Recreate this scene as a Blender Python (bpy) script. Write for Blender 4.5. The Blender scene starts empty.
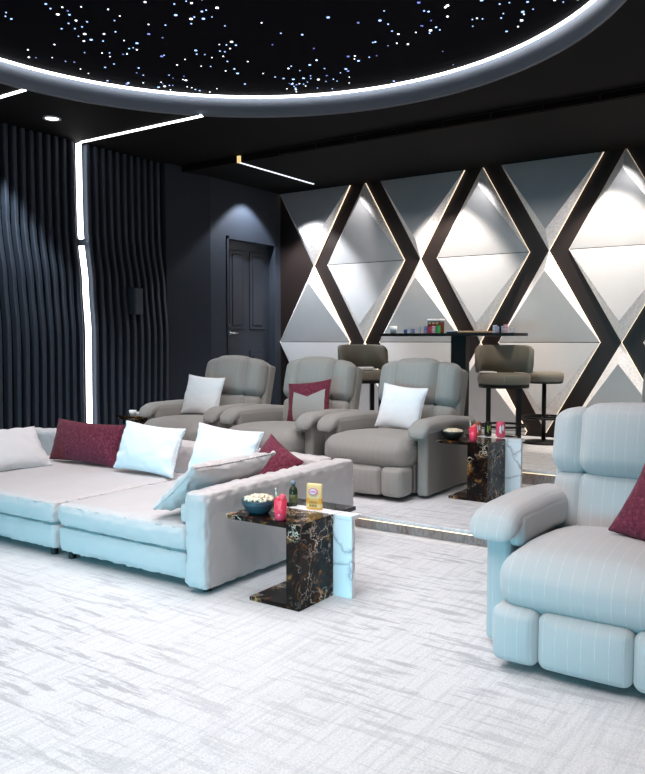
import bpy, bmesh, math, random
from mathutils import Vector, Matrix, noise
random.seed(7)
SC = bpy.context.scene
COL = SC.collection
PI = math.pi

# ------------------------------------------------------------------ camera, world, lights, exposure
cam_d = bpy.data.cameras.new('camera')
cam_d.sensor_fit = 'HORIZONTAL'
cam_d.sensor_width = 36.0
cam_d.lens = 777.0 / 645.0 * 36.0
cam_d.clip_start = 0.05
cam = bpy.data.objects.new('camera', cam_d)
cam.location = (0, 0, 1.25)
cam.rotation_euler = (math.radians(90) - math.atan(47 / 777), 0, math.radians(34.2))
COL.objects.link(cam)
SC.camera = cam

world = bpy.data.worlds.new('world')
SC.world = world
world.use_nodes = True
world.node_tree.nodes['Background'].inputs[0].default_value = (0.6, 0.75, 1.0, 1)
world.node_tree.nodes['Background'].inputs[1].default_value = 0.10

def area(name, loc, rot, sx, sy, power, color, spread=180):
    l = bpy.data.lights.new(name, 'AREA')
    l.shape = 'RECTANGLE'; l.size = sx; l.size_y = sy
    l.energy = power; l.color = color; l.spread = math.radians(spread)
    o = bpy.data.objects.new(name, l)
    o.location = loc; o.rotation_euler = rot
    COL.objects.link(o)
    return o

def spot(name, loc, target, power, color, angle, blend=0.35, radius=0.04):
    l = bpy.data.lights.new(name, 'SPOT')
    l.energy = power; l.color = color; l.spot_size = math.radians(angle); l.spot_blend = blend
    l.shadow_soft_size = radius
    o = bpy.data.objects.new(name, l)
    o.location = loc
    d = Vector(target) - Vector(loc)
    o.rotation_euler = d.to_track_quat('-Z', 'Y').to_euler()
    COL.objects.link(o)
    return o

# cyan fill added low and near, standing in for the cinema screen's light
area('screen_fill', (-2.7, -1.2, 0.38), (math.radians(85), 0, 0), 4.4, 0.6, 26, (0.09, 0.66, 0.90), 50)
# added overhead fill: out of view over the front part, and under the star disc
area('overhead_fill_front', (-1.1, 1.0, 3.12), (math.radians(14), 0, 0), 4.2, 2.4, 86, (1.0, 0.945, 0.94), 130)
area('overhead_fill_stars', (-3.1, 3.4, 3.36), (0, 0, 0), 2.8, 2.2, 74, (0.98, 0.96, 1.0), 130)
# recessed spots at door, wall and flutes; the other spots are added fill
WARM = (1.0, 0.90, 0.80)
COOL = (0.84, 0.91, 1.0)
spot('door_spot', (-5.96, 7.45, 3.12), (-6.08, 7.45, 0.0), 130, COOL, 100, 0.25)
for x, e, c in ((-5.64, 220, (0.95, 0.97, 1.0)), (-3.75, 205, WARM), (-2.05, 205, WARM), (-.3, 205, WARM)):
    spot('wall_spot', (x, 7.52, 3.12), (x + 0.02, 8.3, 1.2), e, c, 70, 0.45)
for x in (-4.75, -3.2, -1.65, -0.1, 1.4):
    spot('graze_fill', (x, 7.86, 3.10), (x - 1.0, 8.12, 1.4), 28, (1.0, 0.96, 0.95), 80, 0.7)  # added to brighten the right-facing bevels of the panels
for x in (-4.6, -3.0, -1.4, .2):
    spot('wall_fill', (x, 6.75, 3.08), (x + .1, 8.2, 1.15), 46, (1.0, 0.94, 0.91), 84, 0.95, 0.1)  # soft wash added to lift the panel faces
spot('fluted_spot', (-5.95, 3.9, 3.18), (-6.5, 3.9, 1.2), 170, COOL, 84, 0.4)
for x in (-5.0, -4.0, -2.9, -1.4):
    spot('seat_fill', (x + .5, 4.75, 3.30), (x - .05, 5.75, 0.7), 52, (1.0, .93, .86), 60, 0.7, 0.12)  # added to brighten the recliner backs, no fitting above them
spot('bar_fill', (-2.2, 6.62, 3.12), (-2.6, 7.3, 0.9), 80, (1.0, .85, .65), 80, 0.6, 0.08)  # warm spot added to yellow the bar stools

SC.view_settings.view_transform = 'Standard'
SC.view_settings.look = 'None'
SC.view_settings.exposure = 0.0
SC.view_settings.gamma = 1.0
SC.view_settings.use_curve_mapping = False

# ------------------------------------------------------------------ material helpers
class NT:
    def __init__(s, name):
        s.m = bpy.data.materials.new(name); s.m.use_nodes = True
        s.t = s.m.node_tree; s.b = s.t.nodes['Principled BSDF']; s._tc = None
    def n(s, kind, **kw):
        nd = s.t.nodes.new(kind)
        for k, v in kw.items():
            if k in nd.inputs: nd.inputs[k].default_value = v
            else: setattr(nd, k, v)
        return nd
    def l(s, a, b): s.t.links.new(a, b)
    def obj(s, scale=(1, 1, 1), rot=(0, 0, 0)):
        if not s._tc: s._tc = s.n('ShaderNodeTexCoord')
        mp = s.n('ShaderNodeMapping'); mp.inputs['Scale'].default_value = scale; mp.inputs['Rotation'].default_value = rot
        s.l(s._tc.outputs['Object'], mp.inputs['Vector'])
        return mp.outputs['Vector']
    def noise(s, vec, scale, detail=4, rough=0.55, dist=0.0):
        nd = s.n('ShaderNodeTexNoise'); nd.inputs['Scale'].default_value = scale
        nd.inputs['Detail'].default_value = detail; nd.inputs['Roughness'].default_value = rough
        nd.inputs['Distortion'].default_value = dist
        s.l(vec, nd.inputs['Vector']); return nd
    def ramp(s, fac, stops, interp='LINEAR'):
        r = s.n('ShaderNodeValToRGB'); e = r.color_ramp.elements; r.color_ramp.interpolation = interp
        while len(e) < len(stops): e.new(0.5)
        for el, (p, c) in zip(e, stops):
            el.position = p; el.color = (c, c, c, 1) if isinstance(c, (int, float)) else (*c, 1)
        s.l(fac, r.inputs['Fac']); return r.outputs['Color']
    def mix(s, fac, a, b, mode='MIX'):
        x = s.n('ShaderNodeMix', data_type='RGBA', blend_type=mode)
        for v, i in ((fac, 0), (a, 6), (b, 7)):
            if isinstance(v, (int, float)): x.inputs[i].default_value = v if i == 0 else (v, v, v, 1)
            elif isinstance(v, tuple): x.inputs[i].default_value = (*v, 1)
            else: s.l(v, x.inputs[i])
        return x.outputs[2]
    def bump(s, h, strength=0.3, dist=0.01):
        b = s.n('ShaderNodeBump'); b.inputs['Strength'].default_value = strength; b.inputs['Distance'].default_value = dist
        s.l(h, b.inputs['Height']); s.l(b.outputs['Normal'], s.b.inputs['Normal']); return b

def plain(name, c, rough=0.5, metal=0.0, spec=0.5, emit=None, es=0.0, sheen=0.0, trans=0.0, alpha=1.0, ior=1.45):
    n = NT(name); b = n.b
    b.inputs['Base Color'].default_value = (*c, 1); b.inputs['Roughness'].default_value = rough
    b.inputs['Metallic'].default_value = metal; b.inputs['Specular IOR Level'].default_value = spec
    b.inputs['IOR'].default_value = ior
    if emit: b.inputs['Emission Color'].default_value = (*emit, 1); b.inputs['Emission Strength'].default_value = es
    b.inputs['Sheen Weight'].default_value = sheen
    b.inputs['Transmission Weight'].default_value = trans
    b.inputs['Alpha'].default_value = alpha
    return n.m

def fabric(name, c, bumps=0.25, scale=350, sheen=0.2, rough=0.9, var=0.12):
    n = NT(name)
    v = n.obj()
    f = n.noise(v, scale, 2)
    g = n.noise(v, 6, 3)
    k = n.mix(0.5, f.outputs['Fac'], g.outputs['Fac'])
    col = n.ramp(k, [(0.3, tuple(x * (1 - var) for x in c)), (0.7, tuple(min(1, x * (1 + var)) for x in c))])
    n.l(col, n.b.inputs['Base Color'])
    n.b.inputs['Roughness'].default_value = rough; n.b.inputs['Specular IOR Level'].default_value = 0.2
    n.b.inputs['Sheen Weight'].default_value = sheen
    n.bump(f.outputs['Fac'], bumps, 0.002)
    return n.m

def pinstripe(name, c):
    n = NT(name)
    v = n.obj()
    sx = n.n('ShaderNodeSeparateXYZ'); n.l(v, sx.inputs[0])
    a = n.n('ShaderNodeMath', operation='MULTIPLY'); n.l(sx.outputs['X'], a.inputs[0]); a.inputs[1].default_value = 1 / 0.047
    b = n.n('ShaderNodeMath', operation='FRACT'); n.l(a.outputs[0], b.inputs[0])
    line = n.ramp(b.outputs[0], [(0.0, 1.0), (0.03, 1.0), (0.06, 0.0), (0.985, 0.0)])
    a2 = n.n('ShaderNodeMath', operation='MULTIPLY'); n.l(sx.outputs['X'], a2.inputs[0]); a2.inputs[1].default_value = 1 / 0.0078
    b2 = n.n('ShaderNodeMath', operation='FRACT'); n.l(a2.outputs[0], b2.inputs[0])
    fine = n.ramp(b2.outputs[0], [(0.3, 0.0), (0.5, 1.0), (0.8, 0.0)])
    nz = n.noise(n.obj((1, 1, .3)), 90, 2)
    col = n.mix(fine, tuple(x * 0.93 for x in c), c)
    brk = n.ramp(nz.outputs['Fac'], [(0.35, 0.15), (0.6, 0.75)])
    lf = n.mix(1.0, line, brk, 'MULTIPLY')
    col = n.mix(lf, col, tuple(min(1, x * 1.27) for x in c))
    n.l(col, n.b.inputs['Base Color'])
    n.b.inputs['Roughness'].default_value = 0.72; n.b.inputs['Sheen Weight'].default_value = 0.25
    n.b.inputs['Specular IOR Level'].default_value = 0.3
    n.bump(n.noise(v, 260, 2).outputs['Fac'], 0.12, 0.002)
    return n.m

def marble_dark():
    n = NT('dark_marble')
    v = n.obj((1, 1, 1), (0.5, 0.3, 0.2))
    d = n.noise(v, 5, 6, 0.6)
    mv = n.mix(0.35, v, d.outputs['Color'])
    vo = n.n('ShaderNodeTexVoronoi', feature='DISTANCE_TO_EDGE'); vo.inputs['Scale'].default_value = 15; n.l(mv, vo.inputs['Vector'])
    vein = n.ramp(vo.outputs['Distance'], [(0.0, 1.0), (0.018, 0.85), (0.04, 0.0)])
    nz = n.noise(v, 7, 5)
    msk = n.ramp(nz.outputs['Fac'], [(0.45, 0.0), (0.6, 1.0)])
    vm = n.mix(1.0, vein, msk, 'MULTIPLY')
    blot = n.noise(v, 9, 8, 0.7, 1.2)
    base = n.ramp(blot.outputs['Fac'], [(0.40, (0.004, 0.003, 0.003)), (0.53, (0.016, 0.007, 0.005)), (0.60, (0.14, 0.055, 0.015)), (0.68, (0.42, 0.22, 0.06))])
    col = n.mix(vm, base, (0.75, 0.62, 0.50))
    n.l(col, n.b.inputs['Base Color']); n.b.inputs['Roughness'].default_value = 0.14; n.b.inputs['Specular IOR Level'].default_value = 0.15
    return n.m

def marble_white():
    n = NT('white_marble')
    v = n.obj((1, 1, 1), (0.2, 0.6, 0.9))
    d = n.noise(v, 2.6, 5, 0.6)
    mv = n.mix(0.22, v, d.outputs['Color'])
    vo = n.n('ShaderNodeTexVoronoi', feature='DISTANCE_TO_EDGE'); vo.inputs['Scale'].default_value = 5; n.l(mv, vo.inputs['Vector'])
    vein = n.ramp(vo.outputs['Distance'], [(0.0, 0.8), (0.015, 0.3), (0.06, 0.0)])
    col = n.mix(vein, (0.86, 0.86, 0.88), (0.25, 0.26, 0.30))
    n.l(col, n.b.inputs['Base Color']); n.b.inputs['Roughness'].default_value = 0.15
    return n.m

def carpet(name='carpet'):
    n = NT(name)
    # broad brushed dashes that run along the seat rows, fine pile lines that run into the room
    a = n.noise(n.obj((1.5, 12, 1)), 2.0, 8, 0.68, 0.2)
    pa = n.ramp(a.outputs['Fac'], [(0.52, 0.0), (0.58, 1.0)])
    big = n.noise(n.obj((1, 1, 1)), 0.9, 2)
    pb = n.ramp(big.outputs['Fac'], [(0.42, 0.25), (0.6, 1.0)])
    p = n.mix(1.0, pa, pb, 'MULTIPLY')
    b = n.noise(n.obj((30, 1.6, 1)), 1.6, 6, 0.7, 0.3)
    pl = n.ramp(b.outputs['Fac'], [(0.47, 0.0), (0.62, 1.0)])
    f = n.noise(n.obj((1, 1, 1)), 130, 3, 0.7)
    c = n.mix(p, (0.78, 0.775, 0.785), (0.52, 0.52, 0.54))
    c = n.mix(n.mix(1.0, pl, 0.35, 'MULTIPLY'), c, (0.49, 0.48, 0.51))
    g = n.ramp(f.outputs['Fac'], [(0.3, 0.74), (0.65, 1.0)])
    c = n.mix(1.0, c, g, 'MULTIPLY')
    n.l(c, n.b.inputs['Base Color'])
    n.b.inputs['Roughness'].default_value = 0.95; n.b.inputs['Specular IOR Level'].default_value = 0.1
    n.b.inputs['Sheen Weight'].default_value = 0.1
    h = n.mix(0.5, f.outputs['Fac'], b.outputs['Fac'])
    n.bump(h, 0.35, 0.006)
    return n.m

M = {}
M['carpet'] = carpet()
M['ceiling'] = plain('black_ceiling_paint', (0.0035, 0.0035, 0.004), 0.85, spec=0.15)
M['wall'] = plain('dark_slate_wall_paint', (0.026, 0.032, 0.045), 0.7, spec=0.3)
M['flute'] = plain('slate_flute_paint', (0.030, 0.040, 0.056), 0.5, spec=0.4)
M['back'] = plain('dark_brown_lacquer', (0.012, 0.0068, 0.006), 0.5, spec=0.4)
M['door'] = plain('dark_door_paint', (0.018, 0.022, 0.031), 0.45)
M['ringwall'] = plain('slate_ring_paint', (0.14, 0.17, 0.215), 0.6)
M['lip'] = plain('grey_lip', (0.15, 0.16, 0.18), 0.4)
M['star_bg'] = plain('star_ceiling_felt', (0.004, 0.004, 0.006), 0.9, spec=0.05)
M['led'] = plain('led_white', (1, 1, 1), 0.5, emit=(1.0, 0.98, 0.99), es=6.0)
M['led_warm'] = plain('led_warm', (1, 0.85, 0.6), 0.5, emit=(1.0, 0.82, 0.55), es=1.6)
M['led_gold'] = plain('led_gold', (0.8, 0.6, 0.25), 0.5, emit=(1.0, 0.75, 0.32), es=0.9)
M['edge'] = plain('backlit_edge', (1, 0.85, 0.65), 0.5, emit=(1.0, 0.80, 0.58), es=1.5)
M['lamp'] = plain('lamp_glass', (1, 1, 1), 0.5, emit=(0.92, 0.95, 1.0), es=4.0)
M['tile'] = fabric('grey_wall_panel_fabric', (0.42, 0.42, 0.43), 0.15, 300, 0.0, 0.7, 0.05)
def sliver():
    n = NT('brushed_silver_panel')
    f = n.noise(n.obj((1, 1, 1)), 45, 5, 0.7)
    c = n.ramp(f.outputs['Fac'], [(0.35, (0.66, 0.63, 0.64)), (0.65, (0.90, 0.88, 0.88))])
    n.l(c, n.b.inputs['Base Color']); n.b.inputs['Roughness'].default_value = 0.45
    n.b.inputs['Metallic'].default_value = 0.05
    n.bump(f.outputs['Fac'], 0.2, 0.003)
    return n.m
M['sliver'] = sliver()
def riser():
    n = NT('mauve_brown_carpet_riser')
    f = n.noise(n.obj((1, 1, .35)), 60, 5, 0.7); g = n.noise(n.obj((1, 1, .2)), 5, 3)
    c = n.ramp(f.outputs['Fac'], [(0.35, (0.16, 0.115, 0.11)), (0.65, (0.36, 0.29, 0.28))])
    c = n.mix(n.ramp(g.outputs['Fac'], [(0.4, 0.0), (0.65, 0.6)]), c, (0.42, 0.42, 0.44))
    n.l(c, n.b.inputs['Base Color']); n.b.inputs['Roughness'].default_value = 0.9
    return n.m
M['riser'] = riser()
M['recliner'] = pinstripe('grey_pinstripe_upholstery', (0.33, 0.315, 0.295))
M['recliner_lit'] = pinstripe('lit_grey_pinstripe_upholstery', (0.52, 0.51, 0.51))  # row upholstery made paler, the front chair's stronger light put into the colour
M['shell'] = plain('grey_recliner_shell', (0.30, 0.285, 0.265), 0.55)
M['gap'] = plain('painted_gap_shade', (0.004, 0.005, 0.007), 0.9, spec=0.1)  # shade between the fins, painted as near-black on the backing
M['sofa'] = fabric('beige_grey_sofa_fabric', (0.56, 0.525, 0.52), 0.2, 300, 0.25, 0.85, 0.05)
M['white_f'] = fabric('white_cushion_linen', (0.86, 0.86, 0.88), 0.3, 220, 0.2, 0.9, 0.05)
M['cream_f'] = fabric('pale_grey_cushion', (0.66, 0.64, 0.64), 0.2, 300, 0.2, 0.9, 0.04)
def maroon():
    n = NT('maroon_velvet')
    v = n.obj()
    f = n.noise(v, 55, 5, 0.75)
    g = n.noise(v, 7, 3)
    c = n.ramp(f.outputs['Fac'], [(0.38, (0.085, 0.010, 0.024)), (0.55, (0.17, 0.022, 0.045)), (0.72, (0.36, 0.09, 0.12))])
    c = n.mix(n.ramp(g.outputs['Fac'], [(0.35, 0.0), (0.7, 0.5)]), c, (0.12, 0.02, 0.035))
    n.l(c, n.b.inputs['Base Color']); n.b.inputs['Roughness'].default_value = 0.8; n.b.inputs['Specular IOR Level'].default_value = 0.2; n.b.inputs['Sheen Weight'].default_value = 0.12
    n.bump(f.outputs['Fac'], 0.3, 0.003)
    return n.m
M['maroon'] = maroon()
def chevron(w, h):
    """maroon velvet border, grey centre panel whose upper edge dips in a V"""
    m2 = maroon(); m2.name = 'maroon_border_grey_centre'
    t = m2.node_tree; b = t.nodes['Principled BSDF']
    def mth(op, a, c=None):
        n = t.nodes.new('ShaderNodeMath'); n.operation = op
        for i, v in enumerate((a, c)):
            if v is None: continue
            if isinstance(v, (int, float)): n.inputs[i].default_value = v
            else: t.links.new(v, n.inputs[i])
        return n.outputs[0]
    tc = t.nodes.new('ShaderNodeTexCoord'); sx = t.nodes.new('ShaderNodeSeparateXYZ'); t.links.new(tc.outputs['Object'], sx.inputs[0])
    u = mth('DIVIDE', sx.outputs['X'], w / 2); v = mth('DIVIDE', mth('SUBTRACT', sx.outputs['Z'], h / 2), h / 2)
    top = mth('ADD', mth('MULTIPLY', mth('ABSOLUTE', mth('SUBTRACT', u, .1)), .45), .18)
    k = mth('MULTIPLY', mth('MULTIPLY', mth('GREATER_THAN', u, -.60), mth('LESS_THAN', u, .84)), mth('LESS_THAN', v, top))
    k = mth('MULTIPLY', k, mth('LESS_THAN', sx.outputs['Y'], 0.0))
    mx = t.nodes.new('ShaderNodeMix'); mx.data_type = 'RGBA'
    old = b.inputs['Base Color'].links[0].from_socket
    t.links.new(k, mx.inputs[0]); t.links.new(old, mx.inputs[6]); mx.inputs[7].default_value = (.36, .345, .33, 1)
    t.links.new(mx.outputs[2], b.inputs['Base Color'])
    return m2
M['chevron'] = chevron(.44, .36)
M['dmarble'] = marble_dark()
M['wmarble'] = marble_white()
M['smoke'] = plain('smoked_glass', (0.05, 0.04, 0.04), 0.05, trans=0.75)
M['black'] = plain('black_metal', (0.008, 0.007, 0.007), 0.5, spec=0.3)
M['steel'] = plain('brushed_steel', (0.62, 0.60, 0.58), 0.28, metal=1.0)
M['stool'] = fabric('taupe_stool_leather', (0.20, 0.18, 0.145), 0.1, 120, 0.05, 0.5, 0.06)
M['stitch'] = plain('pale_stitching', (0.45, 0.41, 0.35), 0.8)
M['bowl'] = plain('slate_bowl_glaze', (0.035, 0.07, 0.09), 0.3)
M['bowl2'] = plain('dark_bowl_glaze', (0.02, 0.018, 0.016), 0.3)
M['corn'] = plain('popcorn', (0.88, 0.80, 0.66), 0.8)
M['corn_y'] = plain('popcorn_yellow', (0.85, 0.62, 0.30), 0.8)
M['red_drink'] = plain('red_smoothie', (0.75, 0.05, 0.10), 0.15)
M['pink'] = plain('strawberry', (0.85, 0.10, 0.13), 0.35)
M['straw'] = plain('pale_green_straw', (0.45, 0.72, 0.40), 0.4)
M['strawstripe'] = plain('white_straw_stripe', (0.9, 0.9, 0.85), 0.4)
M['bottle'] = plain('dark_green_glass', (0.03, 0.045, 0.02), 0.08)
M['bottlelabel'] = plain('olive_bottle_label', (0.12, 0.13, 0.05), 0.4)
M['cap'] = plain('grey_cap', (0.25, 0.30, 0.34), 0.3)
M['bag'] = plain('yellow_snack_bag', (0.95, 0.45, 0.07), 0.3)
M['bag_lt'] = plain('cream_bag_print', (0.98, 0.68, 0.30), 0.35)
M['bagpink'] = plain('magenta_print', (0.85, 0.10, 0.35), 0.4)
M['gold_print'] = plain('brown_print', (0.55, 0.30, 0.05), 0.4)
M['white'] = plain('white_gloss', (0.88, 0.88, 0.88), 0.35)
M['can_red'] = plain('rose_can', (0.85, 0.10, 0.18), 0.25)
M['can_brown'] = plain('copper_can', (0.35, 0.10, 0.05), 0.25)
M['can_dark'] = plain('black_can', (0.015, 0.02, 0.012), 0.2)
M['can_green'] = plain('olive_print', (0.25, 0.34, 0.08), 0.3)
M['chip_blue'] = plain('blue_chip', (0.10, 0.16, 0.50), 0.4)
M['chip_red'] = plain('red_chip', (0.75, 0.06, 0.10), 0.4)
M['chip_green'] = plain('green_chip', (0.05, 0.50, 0.12), 0.4)
M['chip_lilac'] = plain('lilac_chip', (0.50, 0.46, 0.62), 0.4)
M['wood'] = plain('tan_wood', (0.55, 0.36, 0.22), 0.5)
M['book'] = plain('dark_blue_cover', (0.02, 0.03, 0.10), 0.4)
M['amber'] = plain('amber_glass', (0.18, 0.06, 0.03), 0.15)
M['gold_m'] = plain('polished_brass', (0.75, 0.50, 0.16), 0.2, metal=1.0)
M['speaker'] = plain('black_speaker_case', (0.03, 0.04, 0.055), 0.45)
M['foot'] = plain('black_foot_plastic', (0.01, 0.01, 0.01), 0.5)

# ------------------------------------------------------------------ object helpers
def tagp(o, label=None, cat=None, group=None, kind=None):
    if label: o['label'] = label
    if cat: o['category'] = cat
    if group: o['group'] = group
    if kind: o['kind'] = kind
    return o

def thing(name, label, cat, loc=(0, 0, 0), rz=0, group=None):
    o = bpy.data.objects.new(name, None); COL.objects.link(o)
    o.empty_display_size = 0.1
    o.location = loc; o.rotation_euler = (0, 0, rz)
    return tagp(o, label, cat, group)

def obj(name, bm, mats, parent=None, smooth=False, label=None):
    me = bpy.data.meshes.new(name)
    bmesh.ops.recalc_face_normals(bm, faces=bm.faces)
    bm.to_mesh(me); bm.free()
    for m in (mats if isinstance(mats, (list, tuple)) else [mats]): me.materials.append(m)
    if smooth: me.shade_smooth()
    o = bpy.data.objects.new(name, me); COL.objects.link(o)
    if parent: o.parent = parent
    if label: o['label'] = label
    return o

def struct(name, bm, m, smooth=False, label=None, parent=None):
    o = obj(name, bm, m, parent, smooth, label)
    if not parent: o['kind'] = 'structure'
    return o

def BM(): return bmesh.new()

def box(bm, x0, x1, y0, y1, z0, z1, bev=0.0, mi=0, mat=None, seg=2):
    r = bmesh.ops.create_cube(bm, size=1.0)
    vs = r['verts']
    for v in vs:
        v.co = Vector((x0 + (v.co.x + .5) * (x1 - x0), y0 + (v.co.y + .5) * (y1 - y0), z0 + (v.co.z + .5) * (z1 - z0)))
    if bev > 0:
        es = list({e for v in vs for e in v.link_edges})
        rr = bmesh.ops.bevel(bm, geom=es, offset=bev, segments=seg, affect='EDGES', profile=0.5)
        vs = list({v for f in rr['faces'] for v in f.verts} | {v for v in vs if v.is_valid})
    fs = {f for v in vs for f in v.link_faces}
    for f in fs: f.material_index = mi
    if mat is not None: bmesh.ops.transform(bm, matrix=mat, verts=vs)
    return vs

def cyl(bm, cx, cy, z0, z1, r, n=24, mi=0, r2=None, mat=None):
    rr = bmesh.ops.create_cone(bm, cap_ends=True, segments=n, radius1=r, radius2=r if r2 is None else r2, depth=z1 - z0,
                               matrix=Matrix.Translation((cx, cy, (z0 + z1) / 2)))
    for f in {f for v in rr['verts'] for f in v.link_faces}: f.material_index = mi
    if mat is not None: bmesh.ops.transform(bm, matrix=mat, verts=rr['verts'])
    return rr['verts']

def tube(bm, p, q, r, n=12, mi=0):
    p, q = Vector(p), Vector(q); d = q - p
    m = Matrix.Translation((p + q) / 2) @ d.to_track_quat('Z', 'Y').to_matrix().to_4x4()
    rr = bmesh.ops.create_cone(bm, cap_ends=True, segments=n, radius1=r, radius2=r, depth=d.length, matrix=m)
    for f in {f for v in rr['verts'] for f in v.link_faces}: f.material_index = mi

def lathe(bm, prof, n=28, c=(0, 0, 0), mi=0):
    rings = []
    for r, z in prof:
        if r < 1e-5: rings.append([bm.verts.new((c[0], c[1], c[2] + z))])
        else: rings.append([bm.verts.new((c[0] + r * math.cos(2 * PI * i / n), c[1] + r * math.sin(2 * PI * i / n), c[2] + z)) for i in range(n)])
    for a, b in zip(rings, rings[1:]):
        for i in range(n):
            j = (i + 1) % n
            if len(a) == 1 and len(b) == 1: continue
            if len(a) == 1: f = bm.faces.new((a[0], b[i], b[j]))
            elif len(b) == 1: f = bm.faces.new((a[i], a[j], b[0]))
            else: f = bm.faces.new((a[i], a[j], b[j], b[i]))
            f.material_index = mi

def torus(bm, c, R, r, n=48, m=8, mi=0, a0=0, a1=2 * PI):
    rings = []
    full = abs(a1 - a0 - 2 * PI) < 1e-6
    N = n if full else n + 1
    for i in range(N):
        a = a0 + (a1 - a0) * i / n
        rings.append([bm.verts.new((c[0] + (R + r * math.cos(2 * PI * k / m)) * math.cos(a), c[1] + (R + r * math.cos(2 * PI * k / m)) * math.sin(a), c[2] + r * math.sin(2 * PI * k / m))) for k in range(m)])
    for i in range(N if full else N - 1):
        A, B = rings[i], rings[(i + 1) % N]
        for k in range(m):
            f = bm.faces.new((A[k], A[(k + 1) % m], B[(k + 1) % m], B[k])); f.material_index = mi
    if not full:
        bm.faces.new(rings[0]); bm.faces.new(rings[-1])

def axis_pts(a, r, step):
    k = 4
    e = [(-a + r) - r * math.tan(PI / 4 * i / k) for i in range(k, 0, -1)]
    n = max(2, int(round(2 * (a - r) / step)))
    mid = [-a + r + 2 * (a - r) * i / n for i in range(n + 1)]
    return e + mid + [-t for t in reversed(e)]

def softbox(bm, x0, x1, y0, y1, z0, z1, r=0.04, puff=(0, 0, 0), step=0.05, wr=0.0, seam=0.0, seed=0.0, mat=None, taper=None, mi=0):
    """upholstered block: rounded edges, each face pair puffed by its own amount, puckered along the seams"""
    c = Vector(((x0 + x1) / 2, (y0 + y1) / 2, (z0 + z1) / 2)); H = Vector(((x1 - x0) / 2, (y1 - y0) / 2, (z1 - z0) / 2))
    r = min(r, H.x * .98, H.y * .98, H.z * .98)
    P = [axis_pts(H[i], r, step) for i in range(3)]
    cache = {}
    def vert(i, j, k):
        key = (i, j, k)
        if key in cache: return cache[key]
        p = Vector((P[0][i], P[1][j], P[2][k]))
        cl = Vector([max(-(H[a] - r), min(H[a] - r, p[a])) for a in range(3)])
        d = p - cl
        nrm = d.normalized() if d.length > 1e-9 else Vector((0, 0, 1))
        q = cl + nrm * r
        u = [max(-1, min(1, q[a] / H[a])) for a in range(3)]
        for a in range(3):
            b, e = [t for t in range(3) if t != a]
            q[a] += nrm[a] * abs(nrm[a]) * puff[a] * (1 - u[b] ** 2) ** .7 * (1 - u[e] ** 2) ** .7
        if seam or wr:
            edge = 1 - max(abs(x) for x in d) / r if d.length > 1e-6 else 0
            s = sorted([abs(nrm[0]), abs(nrm[1]), abs(nrm[2])])
            w = q + c + Vector((seed, seed * 1.7, -seed))
            if seam:
                # piping ridge at 45 degrees of each rounded edge
                ridge = max(0, 1 - abs(s[2] - s[1]) * 3.0)
                q += nrm * seam * ridge
            if wr:
                ed = max(0.0, min(1.0, s[1] * 2.2)) 
                near = 0
                for a in range(3):
                    near = max(near, 0)
                dist = sorted([H[a] - abs(q[a]) for a in range(3)])[1]
                fall = math.exp(-max(0, dist) / 0.07)
                nz = noise.noise(w * 40) * 0.75 + noise.noise(w * 17) * 0.45
                q += nrm * wr * nz * (0.10 + fall)
        q += c
        if taper: q = taper(q)
        v = bm.verts.new(q); cache[key] = v
        return v
    n = [len(p) - 1 for p in P]
    def quad(a, b, c_, d_):
        try:
            f = bm.faces.new((a, b, c_, d_)); f.material_index = mi
        except ValueError: pass
    for i in range(n[0]):
        for j in range(n[1]):
            quad(vert(i, j, 0), vert(i, j + 1, 0), vert(i + 1, j + 1, 0), vert(i + 1, j, 0))
            quad(vert(i, j, n[2]), vert(i + 1, j, n[2]), vert(i + 1, j + 1, n[2]), vert(i, j + 1, n[2]))
    for i in range(n[0]):
        for k in range(n[2]):
            quad(vert(i, 0, k), vert(i + 1, 0, k), vert(i + 1, 0, k + 1), vert(i, 0, k + 1))
            quad(vert(i, n[1], k), vert(i, n[1], k + 1), vert(i + 1, n[1], k + 1), vert(i + 1, n[1], k))
    for j in range(n[1]):
        for k in range(n[2]):
            quad(vert(0, j, k), vert(0, j, k + 1), vert(0, j + 1, k + 1), vert(0, j + 1, k))
            quad(vert(n[0], j, k), vert(n[0], j + 1, k), vert(n[0], j + 1, k + 1), vert(n[0], j, k + 1))
    if mat is not None: bmesh.ops.transform(bm, matrix=mat, verts=list(cache.values()))

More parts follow.
